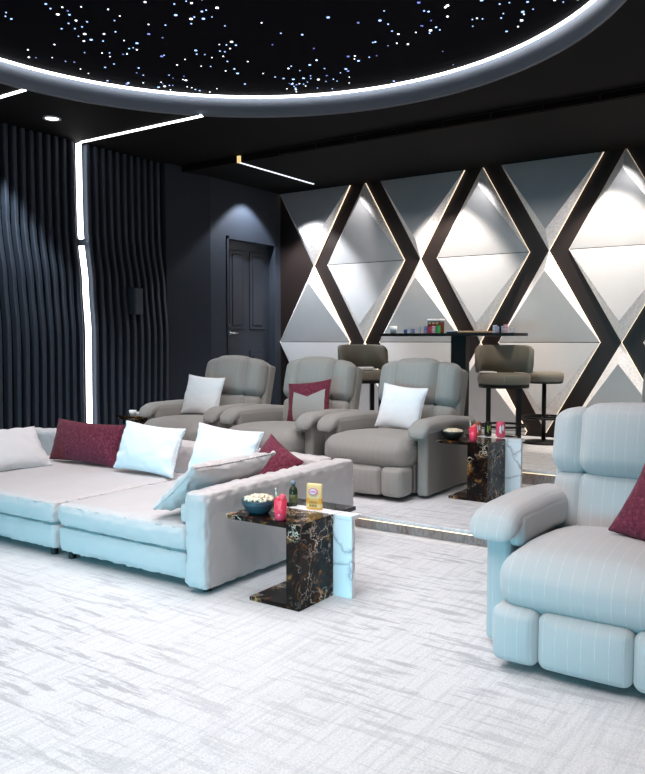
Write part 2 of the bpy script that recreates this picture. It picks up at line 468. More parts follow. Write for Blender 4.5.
def pillow_bm(w, h, t, wr=0.006, seed=0.0, n=44, front=None, sag=0.0):
    bm = BM()
    grids = []
    for s in (-1, 1):
        g = []
        for i in range(n + 1):
            row = []
            for j in range(n + 1):
                u = math.sin((-1 + 2 * i / n) * PI / 2); v = math.sin((-1 + 2 * j / n) * PI / 2)
                if s == 1 and (i in (0, n) or j in (0, n)):
                    row.append(grids[0][i][j]); continue
                x = u * w / 2 * (1 - 0.07 * (1 - v * v) * abs(u) ** 3)
                z = v * h / 2 * (1 - 0.09 * (1 - u * u) * abs(v) ** 3)
                th = ((1 - u * u) * (1 - v * v)) ** 0.42 * t / 2 * (1.0 - 0.12 * v)
                p = Vector((x, s * th, z))
                q = p * 1.0 + Vector((seed, seed * 2.1, seed * .7))
                e = math.exp(-min(1 - abs(u), 1 - abs(v)) * 6)
                nz = noise.noise(q * 26) * .6 + noise.noise(q * 11) * .8
                p.y += s * wr * nz * (0.35 + 1.5 * e) * (1 if (0 < i < n and 0 < j < n) else 0)
                p.z += -sag * (1 - v) * 0.0 + noise.noise(q * 13) * wr * 0.5
                p.z += h / 2
                row.append(bm.verts.new(p))
            g.append(row)
        grids.append(g)
    for gi, g in enumerate(grids):
        for i in range(n):
            for j in range(n):
                f = bm.faces.new((g[i][j], g[i + 1][j], g[i + 1][j + 1], g[i][j + 1]))
                if gi == 0 and front:
                    cx = sum(v.co.x for v in f.verts) / 4 / (w / 2); cz = (sum(v.co.z for v in f.verts) / 4 - h / 2) / (h / 2)
                    f.material_index = 1 if front(cx, cz) else 0
    return bm

def piping_bm(w, h):
    bm = BM(); n = 20; pts = []
    for side in range(4):
        for k in range(n):
            t = -1 + 2 * k / n
            u, v = ((t, -1), (1, t), (-t, 1), (-1, -t))[side]
            x = u * w / 2 * (1 - 0.07 * (1 - v * v) * abs(u) ** 3); z = v * h / 2 * (1 - 0.09 * (1 - u * u) * abs(v) ** 3) + h / 2
            pts.append((x, 0, z))
    for a, b in zip(pts, pts[1:] + pts[:1]): tube(bm, a, b, 0.004, 6)
    return bm

def cushion(loc, w, h, t, tilt, yaw, roll, mat, label, group=None, seed=0, front=None, wr=0.006):
    o = thing('cushion', label, 'cushion', loc, 0, group)
    o.rotation_euler = (-math.radians(tilt), math.radians(roll), math.radians(yaw))
    obj('cover', pillow_bm(w, h, t, wr, seed, front=front), mat, o, True)
    obj('piping', piping_bm(w, h), M['maroon'] if mat == M['chevron'] else mat, o, True)
    return o

# ------------------------------------------------------------------ structure
HC, HR = 3.22, 3.15          # main and rear ceiling
XL, XF, YW, YS = -6.24, -6.56, 8.2, 6.49
Z1, Z2 = 0.09, 0.212
XR, Y0 = 3.0, -3.3
bm = BM(); box(bm, XF - .1, XR, Y0, YW + .1, -0.1, 0.0); struct('floor', bm, M['carpet'])
bm = BM(); box(bm, XF + .01, XR - .01, 4.40, 6.06, 0.001, Z1, 0.0); struct('platform', bm, M['carpet'], label='low carpeted platform that carries the recliner row')
bm = BM(); box(bm, XF + .02, XR - .02, 6.06, YW - .01, 0.001, Z2, 0.0); struct('platform', bm, M['carpet'], label='higher carpeted platform under the bar area')
def step_trim(y, z0, z1, x0, x1, nm):
    bm = BM()
    box(bm, x0, x1, y - 0.012, y + 0.001, z0 + 0.001, z1 - 0.030, 0, 1)          # riser board
    box(bm, x0, x1, y - 0.050, y + 0.001, z1 - 0.020, z1 + 0.004, 0.009, 0, None, 4)      # carpeted nosing
    box(bm, x0, x1, y - 0.040, y - 0.030, z1 - 0.026, z1 - 0.019, 0, 2)          # light line under the nosing
    struct(nm, bm, [M['carpet'], M['riser'], M['led_warm']])
step_trim(4.40, 0, Z1, XF + .015, XR - .015, 'trim_1')
step_trim(6.06, Z1, Z2, XF + .02, XR - .02, 'trim_2')

# ceiling with the round opening of the star ceiling
CX, CY, RR, ZS = -3.11, 3.513, 2.36, 3.40
def ring_ceiling():
    bm = BM()
    x0, x1, y0, y1 = XF - .1, XR, Y0, YS
    angs = sorted(set([2 * PI * i / 120 for i in range(120)] + [math.atan2(y - CY, x - CX) % (2 * PI) for x in (x0, x1) for y in (y0, y1)]))
    lo, hi, lo2, hi2 = [], [], [], []
    for a in angs:
        c, s = math.cos(a), math.sin(a)
        t = min([(x1 - CX) / c if c > 1e-9 else 1e9, (x0 - CX) / c if c < -1e-9 else 1e9, (y1 - CY) / s if s > 1e-9 else 1e9, (y0 - CY) / s if s < -1e-9 else 1e9])
        lo.append(bm.verts.new((CX + RR * c, CY + RR * s, HC))); hi.append(bm.verts.new((CX + t * c, CY + t * s, HC)))
        lo2.append(bm.verts.new((CX + RR * c, CY + RR * s, HC + .35))); hi2.append(bm.verts.new((CX + t * c, CY + t * s, HC + .35)))
    n = len(angs)
    for i in range(n):
        j = (i + 1) % n
        bm.faces.new((lo[i], lo[j], hi[j], hi[i])); bm.faces.new((lo2[i], hi2[i], hi2[j], lo2[j]))
        bm.faces.new((lo[i], lo2[i], lo2[j], lo[j])); bm.faces.new((hi[i], hi[j], hi2[j], hi2[i]))
    return bm
struct('ceiling', ring_ceiling(), M['ceiling'])
bm = BM(); box(bm, XL - .1, XR, YS, YW + .1, HR, HC + .35); struct('ceiling', bm, M['ceiling'], label='slightly lower black ceiling over the bar')
# vent row on the soffit face
bm = BM()
for k in range(11):
    x = -4.95 + k * .46
    for a, b, c, d in ((x, x + .45, HC - .007, HC - .003), (x, x + .45, HR + .006, HR + .010), (x, x + .004, HR + .006, HC - .003)):
        box(bm, a, b, YS - .008, YS + .001, c, d)
vt = obj('vent_grille', bm, plain('bronze_vent_frame', (0.05, 0.03, 0.018), 0.4)); tagp(vt, 'row of faint bronze vent frames on the black soffit face', 'vent')
# walls
def struct_box(name, *a, m='wall', label=None):
    bm = BM(); box(bm, *a); return struct(name, bm, M[m], label=label)
struct_box('wall_left', XF - .2, XF - .1, Y0, 6.3, 0.0, HC)
bm = BM()
DY0, DY1, DZ = 7.13, 8.10, 2.50
pv = [(XF - .2, 6.285), (XL - .15, 6.285), (XL, 6.85), (XL, DY0), (XF - .2, DY0)]
lo_ = [bm.verts.new((x, y, 0)) for x, y in pv]; hi_ = [bm.verts.new((x, y, HC)) for x, y in pv]
bm.faces.new(lo_); bm.faces.new(hi_)
for i in range(5): bm.faces.new((lo_[i], lo_[(i + 1) % 5], hi_[(i + 1) % 5], hi_[i]))
box(bm, XF - .2, XL, DY1, YW + .1, 0.0, HC)
box(bm, XF - .2, XL, DY0 - .001, DY1 + .001, DZ, HC)
box(bm, XF - .2, XL - .16, DY0 - .001, DY1 + .001, 0.0, DZ + .001)
struct('wall_left', bm, M['wall'], label='plain dark slate wall around the door')
struct_box('wall_back', XL - .3, XR, YW, YW + .1, 0.0, HC, m='back')
struct_box('wall_right', XR, XR + .1, Y0, YW + .1, 0.0, HC)
struct_box('wall_front', XF - .2, XR + .1, Y0 - .1, Y0, 0.0, HC)
# door
bm = BM()
xd = XL - .09
box(bm, xd - .045, xd, DY0 + .03, DY1 - .03, Z2 + .01, DZ - .03, 0.003)
dw = (DY1 - DY0 - .06)
for (a, b) in ((.12, .45), (.55, .88)):
    for (z0, z1) in ((1.38, 2.36), (.42, 1.12)):
        ya, yb = DY0 + .03 + dw * a, DY0 + .03 + dw * b
        box(bm, xd - .002, xd + .012, ya, yb, z0, z1, 0.010)
        box(bm, xd + .004, xd + .020, ya + .05, yb - .05, z0 + .05, z1 - .05, 0.012)
door = struct('door_1', bm, M['door'])
bm = BM()
cyl(bm, 0, 0, 0, .02, .032, 20); 
tube(bm, (0, 0, .0), (0, 0, .05), .011)
bmesh.ops.transform(bm, matrix=Matrix.Translation((xd, DY0 + .12, 1.335)) @ Matrix.Rotation(PI / 2, 4, 'Y'), verts=bm.verts)
tube(bm, (xd + .05, DY0 + .115, 1.335), (xd + .05, DY0 + .26, 1.335), .010)
obj('door_handle', bm, M['steel'], door, True)
bm = BM(); cyl(bm, 0, 0, 0, .018, .026, 20)
bmesh.ops.transform(bm, matrix=Matrix.Translation((xd, DY0 + .115, 1.43)) @ Matrix.Rotation(PI / 2, 4, 'Y'), verts=bm.verts)
obj('door_lock', bm, M['steel'], door, True)
bm = BM()
box(bm, XL - .14, XL + .012, DY0 - .001, DY0 + .032, Z2, DZ)
box(bm, XL - .14, XL + .012, DY1 - .032, DY1 + .001, Z2, DZ)
box(bm, XL - .14, XL + .012, DY0 - .001, DY1 + .001, DZ - .032, DZ + .001)
obj('door_frame', bm, M['wall'], door)

# fluted wall panels
def fx(z):
    # face profile of the flutes (distance from camera side), bulging low down
    pts = [(0.02, -6.33), (0.5, -6.31), (1.3, -6.30), (1.8, -6.335), (2.28, -6.395), (2.31, -6.405), (2.8, -6.41), (HC, -6.41)]
    for (a, xa), (b, xb) in zip(pts, pts[1:]):
        if z <= b:
            t = max(0, (z - a) / (b - a)); t = t * t * (3 - 2 * t)
            return xa + (xb - xa) * t
    return pts[-1][1]
def wave(y, z):
    if z > 2.3: return 0.0
    k = math.sin((2.3 - z) / 2.3 * PI)
    return 0.022 * k * math.sin(y * 4.4 + 1.0)
ZL = [0.02 + (HC - 0.03) * i / 44 for i in range(45)]
def slats(y0, y1, name, label):
    bm = BM()
    n = int(round((y1 - y0) / 0.093)); p = (y1 - y0) / n
    for k in range(n):
        ya = y0 + k * p; yb = ya + p * 0.46
        prev = None
        for z in ZL:
            x = fx(z) + wave(ya, z)
            ring = [bm.verts.new(c) for c in ((x - .07, ya, z), (x - .008, ya, z), (x, ya + .008, z), (x, yb - .008, z), (x - .008, yb, z), (x - .07, yb, z))]
            if prev:
                for i in range(5): bm.faces.new((prev[i], prev[i + 1], ring[i + 1], ring[i]))
            prev = ring
    # the backing board follows the same curve
    NY = 12
    rows = [[bm.verts.new((fx(z) + wave(y0 + (y1 - y0) * q / NY, z) - .068, y0 + (y1 - y0) * q / NY, z)) for q in range(NY + 1)] for z in ZL]
    for A, B in zip(rows, rows[1:]):
        for q in range(NY): bm.faces.new((A[q], A[q + 1], B[q + 1], B[q])).material_index = 1
    # closed side cheeks to the wall
    for yy, q in ((y0, 0), (y1, NY)):
        for A, B in zip(rows, rows[1:]):
            va, vb = A[q], B[q]
            c = bm.verts.new((XF - .1, yy, va.co.z)); d = bm.verts.new((XF - .1, yy, vb.co.z))
            bm.faces.new((va, vb, d, c))
    bmesh.ops.remove_doubles(bm, verts=bm.verts, dist=1e-5)
    o = obj(name, bm, [M['flute'], M['gap']]); tagp(o, label, 'wall panel')
    return o
YST = 5.155
slats(3.2, YST - .03, 'fluted_wall_panel', 'dark slate fluted panel on the left wall, left of the vertical light strip')
slats(YST + .07, 6.275, 'fluted_wall_panel', 'dark slate fluted panel between the vertical light strip and the plain wall')
# light strip: vertical run and ceiling run
def strip_obj(name, bm, m, label):
    o = obj(name, bm, m); tagp(o, label, 'light strip'); return o
bm = BM()
prev = None
for z in ZL:
    x = fx(z) + wave(YST, z) * .5 - .02
    ring = [bm.verts.new(c) for c in ((x - .05, YST - .010, z), (x, YST - .010, z), (x, YST + .020, z), (x - .05, YST + .020, z))]
    if prev and not 2.24 < z < 2.33:
        for i in range(4): bm.faces.new((prev[i], prev[(i + 1) % 4], ring[(i + 1) % 4], ring[i]))
    elif not prev: bm.faces.new(ring)
    prev = ring
bm.faces.new(prev)
strip_obj('led_strip', bm, M['led'], 'vertical white light strip between the two fluted panels')
def circ_x(y): return CX - math.sqrt(RR ** 2 - (y - CY) ** 2)
bm = BM(); box(bm, fx(HC), circ_x(YST + .03) - .01, YST - .012, YST + .02, HC - .008, HC + .002)
strip_obj('led_strip', bm, M['led'], 'white light strip crossing the black ceiling from the vertical strip to the star ring')
bm = BM(); box(bm, fx(HC), circ_x(3.86) - .005, 3.835, 3.865, HC - .008, HC + .002)
strip_obj('led_strip', bm, M['led'], 'short white light strip on the ceiling at the left edge of the photo')
bm = BM(); box(bm, -5.50, -5.475, YS + .0, 7.88, HR - .006, HR + .002)
o = strip_obj('led_strip', bm, plain('led_thin', (1, 1, 1), 0.5, emit=(0.85, 0.9, 1.0), es=1.2), 'thin white light strip on the lower ceiling in front of the grey wall panels')
bm = BM(); box(bm, -5.51, -5.465, YS - .012, YS + .001, HR - .006, HC - .004)
obj('end_piece', bm, M['led_gold'], o, label='gold glowing end piece')

# star ceiling
star = thing('star_ceiling', 'round black star ceiling with a white light ring and many blue-white points', 'ceiling feature', (CX, CY, ZS))
bm = BM(); cyl(bm, 0, 0, 0.0, 0.03, RR + .02, 120); obj('ceiling_disc', bm, M['star_bg'], star)
bm = BM()
lathe(bm, [(RR, HC - ZS), (RR - .004, HC - ZS), (RR - .004, -.001), (RR, -.001)], 120); obj('ring_band', bm, M['ringwall'], star, True)
bm = BM(); torus(bm, (0, 0, HC - ZS), RR - .002, .006, 120, 6); obj('rim', bm, M['lip'], star, True)
bm = BM(); torus(bm, (0, 0, -.012), RR - .022, .011, 160, 8); obj('light_ring', bm, M['led'], star, True)
SM = [plain('star_white', (1, 1, 1), .5, emit=(0.85, 0.92, 1.0), es=3.0), plain('star_blue', (1, 1, 1), .5, emit=(0.30, 0.50, 1.0), es=2.0), plain('star_deep', (1, 1, 1), .5, emit=(0.06, 0.12, 0.8), es=1.0)]
smesh = []
for i, m in enumerate(SM):
    b = BM(); cyl(b, 0, 0, -.0035, 0.0, 1.0, 8)
    me = bpy.data.meshes.new('star_light'); b.to_mesh(me); b.free(); me.materials.append(m); smesh.append(me)
random.seed(11)
stars = []
for c in range(60):
    a = random.uniform(0, 2 * PI); r = (RR - .1) * math.sqrt(random.random())
    px_, py_ = r * math.cos(a), r * math.sin(a)
    for k in range(random.choice((5, 8, 12, 16))):
        x = px_ + random.gauss(0, .22); y = py_ + random.gauss(0, .22)
        if x * x + y * y < (RR - .06) ** 2:
            stars.append((x, y, random.choice((.0045, .005, .006, .006, .008, .011)), random.choice((0, 0, 1, 1, 1, 2))))
vis = [s for s in stars if (s[1] + CY) * .827 - (s[0] + CX) * .562 > 4.0]
rest = [s for s in stars if s not in vis]
vis.sort(key=lambda s: -s[2])
rest += vis[95:]
for x, y, r, k in vis[:95]:
    o = bpy.data.objects.new('star_light', smesh[k]); COL.objects.link(o); o.parent = star
    o.location = (x, y, -.0008); o.scale = (r, r, 1)
bm = BM()
for x, y, r, k in rest:
    vs = cyl(bm, x, y, -.0043, -.0008, r, 8, k)
o = obj('small_star_lights', bm, SM, star); o['kind'] = 'stuff'

# recessed downlight
dl = thing('downlight', 'round white recessed downlight in the black ceiling above the left fluted panel', 'downlight', (-5.946, 4.47, HC))
bm = BM(); lathe(bm, [(.078, 0.001), (.078, -.008), (.062, -.010), (.058, -.004), (.058, 0.001)], 32); obj('trim_ring', bm, plain('downlight_trim', (.45, .45, .47), .4), dl, True)
bm = BM(); cyl(bm, 0, 0, -.005, 0.0015, .058, 32); obj('lamp', bm, M['lamp'], dl)

# ------------------------------------------------------------------ diamond wall panels
HW, HH, P0, P1, FI = 0.545, 0.965, 0.026, 0.15, 0.78
def diamond(cx, cz, zlo, zhi, label):
    o = thing('diamond_wall_panel', label, 'wall panel', (cx, YW, 0))
    L, R_ = Vector((-HW, -P0, cz)), Vector((HW, -P0, cz))
    def clip_mesh(faces, mats, nm):
        bm = BM()
        for f, mi in faces:
            fc = bm.faces.new([bm.verts.new(p) for p in f]); fc.material_index = mi
        bmesh.ops.remove_doubles(bm, verts=bm.verts, dist=1e-5)
        for z, s in ((zlo, -1), (zhi, 1)):
            bmesh.ops.bisect_plane(bm, geom=bm.verts[:] + bm.edges[:] + bm.faces[:], plane_co=(0, 0, z), plane_no=(0, 0, s), clear_outer=True)
        if not bm.faces: bm.free(); return
        # fill the cut top so that it reads as a solid block
        for z in (zlo, zhi):
            es = [e for e in bm.edges if e.is_boundary and all(abs(v.co.z - z) < 1e-4 for v in e.verts)]
            if es:
                g = 1 if nm != 'backlit_edge' else 0
                if nm == 'panel_face':
                    ext = bmesh.ops.extrude_edge_only(bm, edges=es)
                    for v in [x for x in ext['geom'] if isinstance(x, bmesh.types.BMVert)]: v.co.y = -0.004
        obj(nm, bm, mats, o)
    main, side, edge = [], [], []
    for s in (1, -1):
        if (s == 1 and zhi <= cz + .01) or (s == -1 and zlo >= cz - .01): continue
        N = Vector((0, -P0, cz + s * HH)); Ti = Vector((0, -P1, cz + s * HH * FI))
        g = Vector((0, 0, s * .0035))
        main.append(([L + g, R_ + g, Ti], 0))
        side.append(([L, Ti, N], 0)); side.append(([R_, N, Ti], 0))
        for A in (L, R_):
            edge.append(([A, N, Vector((N.x, -.003, N.z)), Vector((A.x, -.003, A.z))], 0))
    clip_mesh(main, M['tile'], 'panel_face')
    clip_mesh(side, M['sliver'], 'bevelled_side')
    clip_mesh(edge, M['edge'], 'backlit_edge')
    return o
names = ['first', 'second', 'third', 'fourth', 'fifth', 'sixth', 'seventh', 'eighth', 'ninth']
TOPZ = 3.145
for i in range(9):
    cx = -5.69 + .755 * i
    nth = names[i]
    if i % 2 == 0:
        diamond(cx, 3.155, 2.19, TOPZ, 'downward-pointing grey triangle panel on the back wall, %s panel column from the door corner' % nth)
        diamond(cx, 1.225, Z2 + .01, 2.19, 'tall grey diamond panel below the triangle in the %s panel column from the door corner' % nth)
    else:
        diamond(cx, 2.19, 1.225, 3.155 - .01, 'upper grey faceted diamond panel in the %s panel column from the door corner' % nth)
        diamond(cx, .26, Z2 + .01, 1.225, 'low grey triangular panel by the floor in the %s panel column from the door corner' % nth)

# ------------------------------------------------------------------ wall speaker
ys, zs = 5.72, 1.66
sp = thing('wall_speaker', 'small dark speaker box mounted on the fluted panel right of the light strip', 'speaker', (fx(zs) + .035, ys, zs - .14))
bm = BM(); box(bm, -.06, .07, -.06, .06, 0, .28, .012); obj('case', bm, M['speaker'], sp)
bm = BM(); box(bm, .069, .074, -.048, .048, .015, .265, .002); obj('front_grille', bm, plain('speaker_grille', (.05, .065, .085), .6), sp)

# ------------------------------------------------------------------ recliners
def make_recliner(loc, label, group=None, ia=.36, hw=0.455, bh=1.01, tilt=14, cw=.19, bw=.37, s1=None, ov=.02, rp=.034, up='recliner', sh='shell'):
    t = thing('recliner', label, 'recliner', loc, 0, group)
    R, S = M[up], M[sh]
    if s1 is None: s1 = ia * .5
    bm = BM(); softbox(bm, -ia + .02, ia - .02, -.38, .38, .03, .26, .015); obj('base', bm, S, t, True)
    for sx in (-1, 1):
        bm = BM()
        a, b = sorted((sx * (ia + .003), sx * (hw - .004)))
        softbox(bm, a, b, -.41, .46, .02, .53, .024, (0.0, .004, 0)); obj('arm_panel', bm, S, t, True)
        bm = BM()
        a, b = sorted((sx * (ia - .038), sx * (hw + ov)))
        def sl(q):
            if q.y > .0: q.z -= (q.y) * .08
            k = max(0, -.36 - q.y)
            q.z -= k * k * 3.0
            return q
        softbox(bm, a, b, -.49, .43, .487, .572, rp, (.008, .012, .012), taper=sl)
        a, b = sorted((sx * (ia - .048), sx * (ia + .022)))
        softbox(bm, a, b, -.40, .38, .42, .55, .030, (.004, .006, .004), taper=sl)
        obj('arm_pad', bm, R, t, True)
    bm = BM()
    def nose(q):
        if q.y > -.35: q.z -= (q.y + .35) * .08
        return q
    softbox(bm, -ia + .004, ia - .004, -.60, .26, .222, .432, .088, (.0, .028, .052), taper=nose); obj('seat_cushion', bm, R, t, True)
    for (a, b) in ((-ia + .004, -s1 - .001), (-s1 + .001, s1 - .001), (s1 + .001, ia - .004)):
        bm = BM(); softbox(bm, a, b, -.625, -.44, .035, .245, .034, (.002, .026, .004)); obj('footrest_pad', bm, R, t, True)
    hinge = Matrix.Translation((0, .24, .36)) @ Matrix.Rotation(-math.radians(tilt), 4, 'X') @ Matrix.Translation((0, -.24, -.36))
    top = bh; zs_ = .63
    def arch(q):
        if q.z > top - .15:
            q.z -= (abs(q.x) / .44) ** 2 * .045 * (q.z - top + .15) / .15
        return q
    for sx in (-1, 1):
        yaw = lambda cx, cy, sgn=sx: Matrix.Translation((cx, cy, 0)) @ Matrix.Rotation(sgn * math.radians(18), 4, 'Z') @ Matrix.Translation((-cx, -cy, 0))
        bm = BM(); a, b = sorted((sx * (cw - .025), sx * (bw - .015))); softbox(bm, a, b, .155, .34, .36, zs_ + .004, .05, (.002, .016, .004), mat=hinge @ yaw(sx * cw, .2)); obj('lumbar_side_pad', bm, R, t, True)
        bm = BM(); a, b = sorted((sx * (cw - .03), sx * bw)); softbox(bm, a, b, .13, .36, zs_ - .002, top - .006, .072, (.006, .022, .004), taper=arch, mat=hinge @ yaw(sx * cw, .2)); obj('head_side_pad', bm, R, t, True)
    bm = BM(); softbox(bm, -cw - .006, cw + .006, .145, .33, .33, zs_ + .004, .04, (.002, .028, .004), mat=hinge); obj('lumbar_pad', bm, R, t, True)
    bm = BM(); softbox(bm, -cw - .012, cw + .012, .105, .36, zs_ - .004, top, .072, (.004, .038, .006), taper=arch, mat=hinge); obj('head_pad', bm, R, t, True)
    bm = BM()
    softbox(bm, -bw + .0, bw - .0, .27, .385, .22, top - .035, .03, (0, .02, 0), taper=arch, mat=hinge)
    obj('back_shell', bm, S, t, True)
    return t
make_recliner((-2.96, 5.45, Z1), 'grey pinstriped recliner with a plain white cushion, on the low step beside the marble table', 'recliner row')
make_recliner((-3.97, 5.45, Z1), 'grey pinstriped recliner holding the maroon-bordered cushion, middle of the row of three', 'recliner row')
make_recliner((-4.96, 5.45, Z1), 'grey recliner with a white cushion near the fluted wall, left end of the row', 'recliner row')
make_recliner((-0.84, 5.45, Z1), 'recliner at the right photo edge, mostly hidden behind the large front recliner', 'recliner row')
make_recliner((-0.755, 3.38, 0), 'large grey pinstriped recliner on the floor at right in front, with a dark red cushion', None, ia=.35, hw=0.46, bh=.965, tilt=12, cw=.255, bw=.41, s1=.168, ov=.045, rp=.042, up='recliner_lit', sh='recliner_lit')

# ------------------------------------------------------------------ sofa
sofa = thing('sofa', 'wide low pale daybed sofa with cushions, on the carpet before the recliner step', 'sofa', (-4.0, 3.45, 0))
S = M['sofa']
ox, oy = 4.0, -3.45
def spart(name, *a, **k):
    bm = BM(); x0, x1, y0, y1, z0, z1 = a
    softbox(bm, x0 + ox, x1 + ox, y0 + oy, y1 + oy, z0, z1, **k)
    return obj(name, bm, S, sofa, True)
SL = -5.75
kw = dict(r=.045, step=.018, wr=.013, seam=.006)
spart('base_module', -3.715, -2.705, 2.77, 3.95, .045, .192, puff=(.006, .014, 0), seed=1, **kw)
spart('base_module', SL + .15, -3.735, 2.77, 3.95, .045, .192, puff=(.006, .014, 0), seed=2, **kw)
kw = dict(r=.05, step=.018, wr=.012, seam=.006)
spart('seat_mattress', -3.712, -2.703, 2.76, 3.93, .196, .322, puff=(.006, .014, .02), seed=3, **kw)
spart('seat_mattress', SL + .15, -3.738, 2.76, 3.93, .196, .322, puff=(.006, .014, .02), seed=4, **kw)
kw = dict(r=.04, step=.017, wr=.014, seam=.006)
spart('armrest', -2.688, -2.55, 2.74, 4.11, .03, .505, puff=(.0, .010, .012), seed=5, **kw)
spart('armrest', SL, SL + .145, 2.74, 4.11, .03, .505, puff=(.0, .010, .012), seed=6, **kw)
spart('backrest', SL + .15, -2.705, 3.94, 4.11, .04, .51, puff=(.0, .01, .02), seed=7, **kw)
def piping_loop(parent, x0, x1, y0, y1, z, rr=.0055, inset=.013):
    bm = BM()
    x0 += ox + inset; x1 += ox - inset; y0 += oy + inset; y1 += oy - inset; c = .035
    pts = []
    for (cx, cy, a0) in ((x1 - c, y1 - c, 0), (x0 + c, y1 - c, 90), (x0 + c, y0 + c, 180), (x1 - c, y0 + c, 270)):
        for k in range(5):
            a = math.radians(a0 + 22.5 * k); pts.append(Vector((cx + c * math.cos(a), cy + c * math.sin(a), z)))
    full = []
    for a, b in zip(pts, pts[1:] + pts[:1]):
        n = max(1, int((b - a).length / .02))
        for k in range(n):
            p = a.lerp(b, k / n); full.append(p + Vector((0, 0, noise.noise(p * 30) * .004)))
    for a, b in zip(full, full[1:] + full[:1]): tube(bm, a, b, rr, 6)
    obj('piping', bm, S, parent, True)
for o_ in [c for c in sofa.children if c.name.startswith(('seat_mattress', 'base_module'))]:
    xs = [v.co.x for v in o_.data.vertices]; m_ = o_.name.startswith('seat')
    wide = max(xs) - min(xs) > 1.3
    X0, X1 = (SL + .15, -3.738 if m_ else -3.735) if wide else ((-3.712 if m_ else -3.715), (-2.703 if m_ else -2.705))
    for z in ((.322 - .012, .196 + .012) if m_ else (.192 - .012,)): piping_loop(o_, X0, X1, 2.76 if m_ else 2.77, 3.93, z)
spart('inner_arm_pad', -2.775, -2.702, 2.80, 3.6, .33, .425, r=.018, step=.05, puff=(.002, .002, .002), wr=.002)
bm = BM()
for x in (-2.62, -2.75, -3.66, -3.80, -5.6):
    for y in (2.83, 4.05):
        pass
for x in (-2.62, -3.66, -3.82, -5.6):
    for y in (2.80, 4.02):
        bm = BM(); cyl(bm, x + ox, y + .03 + oy, 0, .05, .022, 16); obj('foot', bm, M['foot'], sofa)

# cushions on the sofa
ZT = .345
cushion((-4.80, 3.24, ZT - .005), .58, .36, .17, 42, 84, 0, M['cream_f'], 'pale grey cushion leaning at the left photo edge of the sofa', seed=1, wr=.012)
cushion((-4.66, 3.70, ZT), .70, .31, .15, 17, 3, 1, M['maroon'], 'maroon oblong cushion against the sofa back, between the pale and the white cushion', seed=2)
cushion((-3.97, 3.66, ZT), .50, .34, .16, 20, 8, 4, M['white_f'], 'white cushion right of the maroon oblong cushion on the sofa back', seed=3, wr=.014)
cushion((-3.31, 3.68, ZT), .54, .36, .16, 18, 0, 3, M['white_f'], 'white cushion on the sofa back in front of the middle recliner', seed=4, wr=.012)
cushion((-2.985, 3.72, ZT - .01), .34, .30, .15, 22, -14, 24, M['maroon'], 'small maroon cushion tucked in the corner of sofa back and arm', seed=5)
cushion((-2.95, 3.12, ZT + .035), .66, .37, .16, 50, -90, 0, M['sofa'], 'long pale sofa-coloured cushion leaning over the near armrest', seed=6, wr=.016)
# cushions on the recliners
ZR = Z1 + .455
cushion((-5.05, 5.36, ZR), .42, .38, .13, 17, 6, 3, M['white_f'], 'white square cushion on the recliner nearest the fluted wall', seed=7)
cushion((-3.84, 5.42, ZR), .44, .36, .12, 16, 2, -7, M['chevron'], 'maroon-edged cushion with a grey centre on the middle recliner', seed=8)
cushion((-2.95, 5.38, ZR), .38, .36, .14, 18, 4, 5, M['white_f'], 'white square cushion on the recliner beside the far marble table', seed=9)
cushion((-.57, 3.15, .43), .46, .44, .14, 26, -16, 14, M['maroon'], 'dark red mottled cushion on the large front recliner', seed=10)

# ------------------------------------------------------------------ marble side tables
def side_table(loc, h, tl, bl, thick, depth, label, wx=.105):
    """loc = front right lower corner of the dark marble block"""
    t = thing('side_table', label, 'side table', loc)
    bm = BM(); box(bm, -thick, 0, 0, depth, .0, h - .022, .002); obj('upright', bm, M['dmarble'], t)
    bm = BM(); box(bm, -tl, .0, -.001, depth, h - .022, h, .002); obj('tabletop', bm, M['dmarble'], t)
    bm = BM(); box(bm, -bl, -thick, -.001, depth, .0, .020, .002); obj('base_plate', bm, M['dmarble'], t)
    bm = BM()
    box(bm, -.10, wx, depth + .002, depth + .032, 0, h - .02, .002)
    obj('white_upright', bm, M['wmarble'], t, label='white marble upright')
    bm = BM(); box(bm, -.27, wx, depth + .001, depth + .078, h - .0195, h + .002, .002); obj('white_top', bm, M['wmarble'], t, label='white marble top strip')
    bm = BM(); box(bm, -.36, wx - .105, depth + .080, depth + .21, h - .018, h + .002, .002)
    obj('glass_top', bm, M['smoke'], t, label='dark smoked glass top')
    bm = BM(); box(bm, -.20, -.07, depth + .10, depth + .12, 0, h - .018, .001)
    obj('glass_upright', bm, M['smoke'], t)
    return t
side_table((-2.06, 2.84, 0), .402, .44, .295, .075, .285, 'dark and white marble side table on the carpet beside the sofa arm')
side_table((-2.11, 5.19, Z1), .425, .40, .30, .155, .345, 'dark and white marble side table beside the right recliner of the row', wx=.12)
t3 = thing('side_table', 'small dark marble side table with a brass edge left of the recliner row', 'side table', (-5.67, 5.12, Z1))
bm = BM(); box(bm, -.13, .13, -.10, .22, .41, .44, .003); obj('tabletop', bm, M['dmarble'], t3)
bm = BM(); box(bm, -.131, .131, -.104, -.1, .424, .441, .0); box(bm, .131, .135, -.1, .22, .424, .441); obj('brass_edge', bm, M['gold_m'], t3, label='polished brass edge')
bm = BM(); box(bm, -.03, .10, -.06, .2, .02, .41, .003); box(bm, -.13, .13, -.10, .22, 0, .02, .002); obj('pedestal', bm, M['dmarble'], t3)

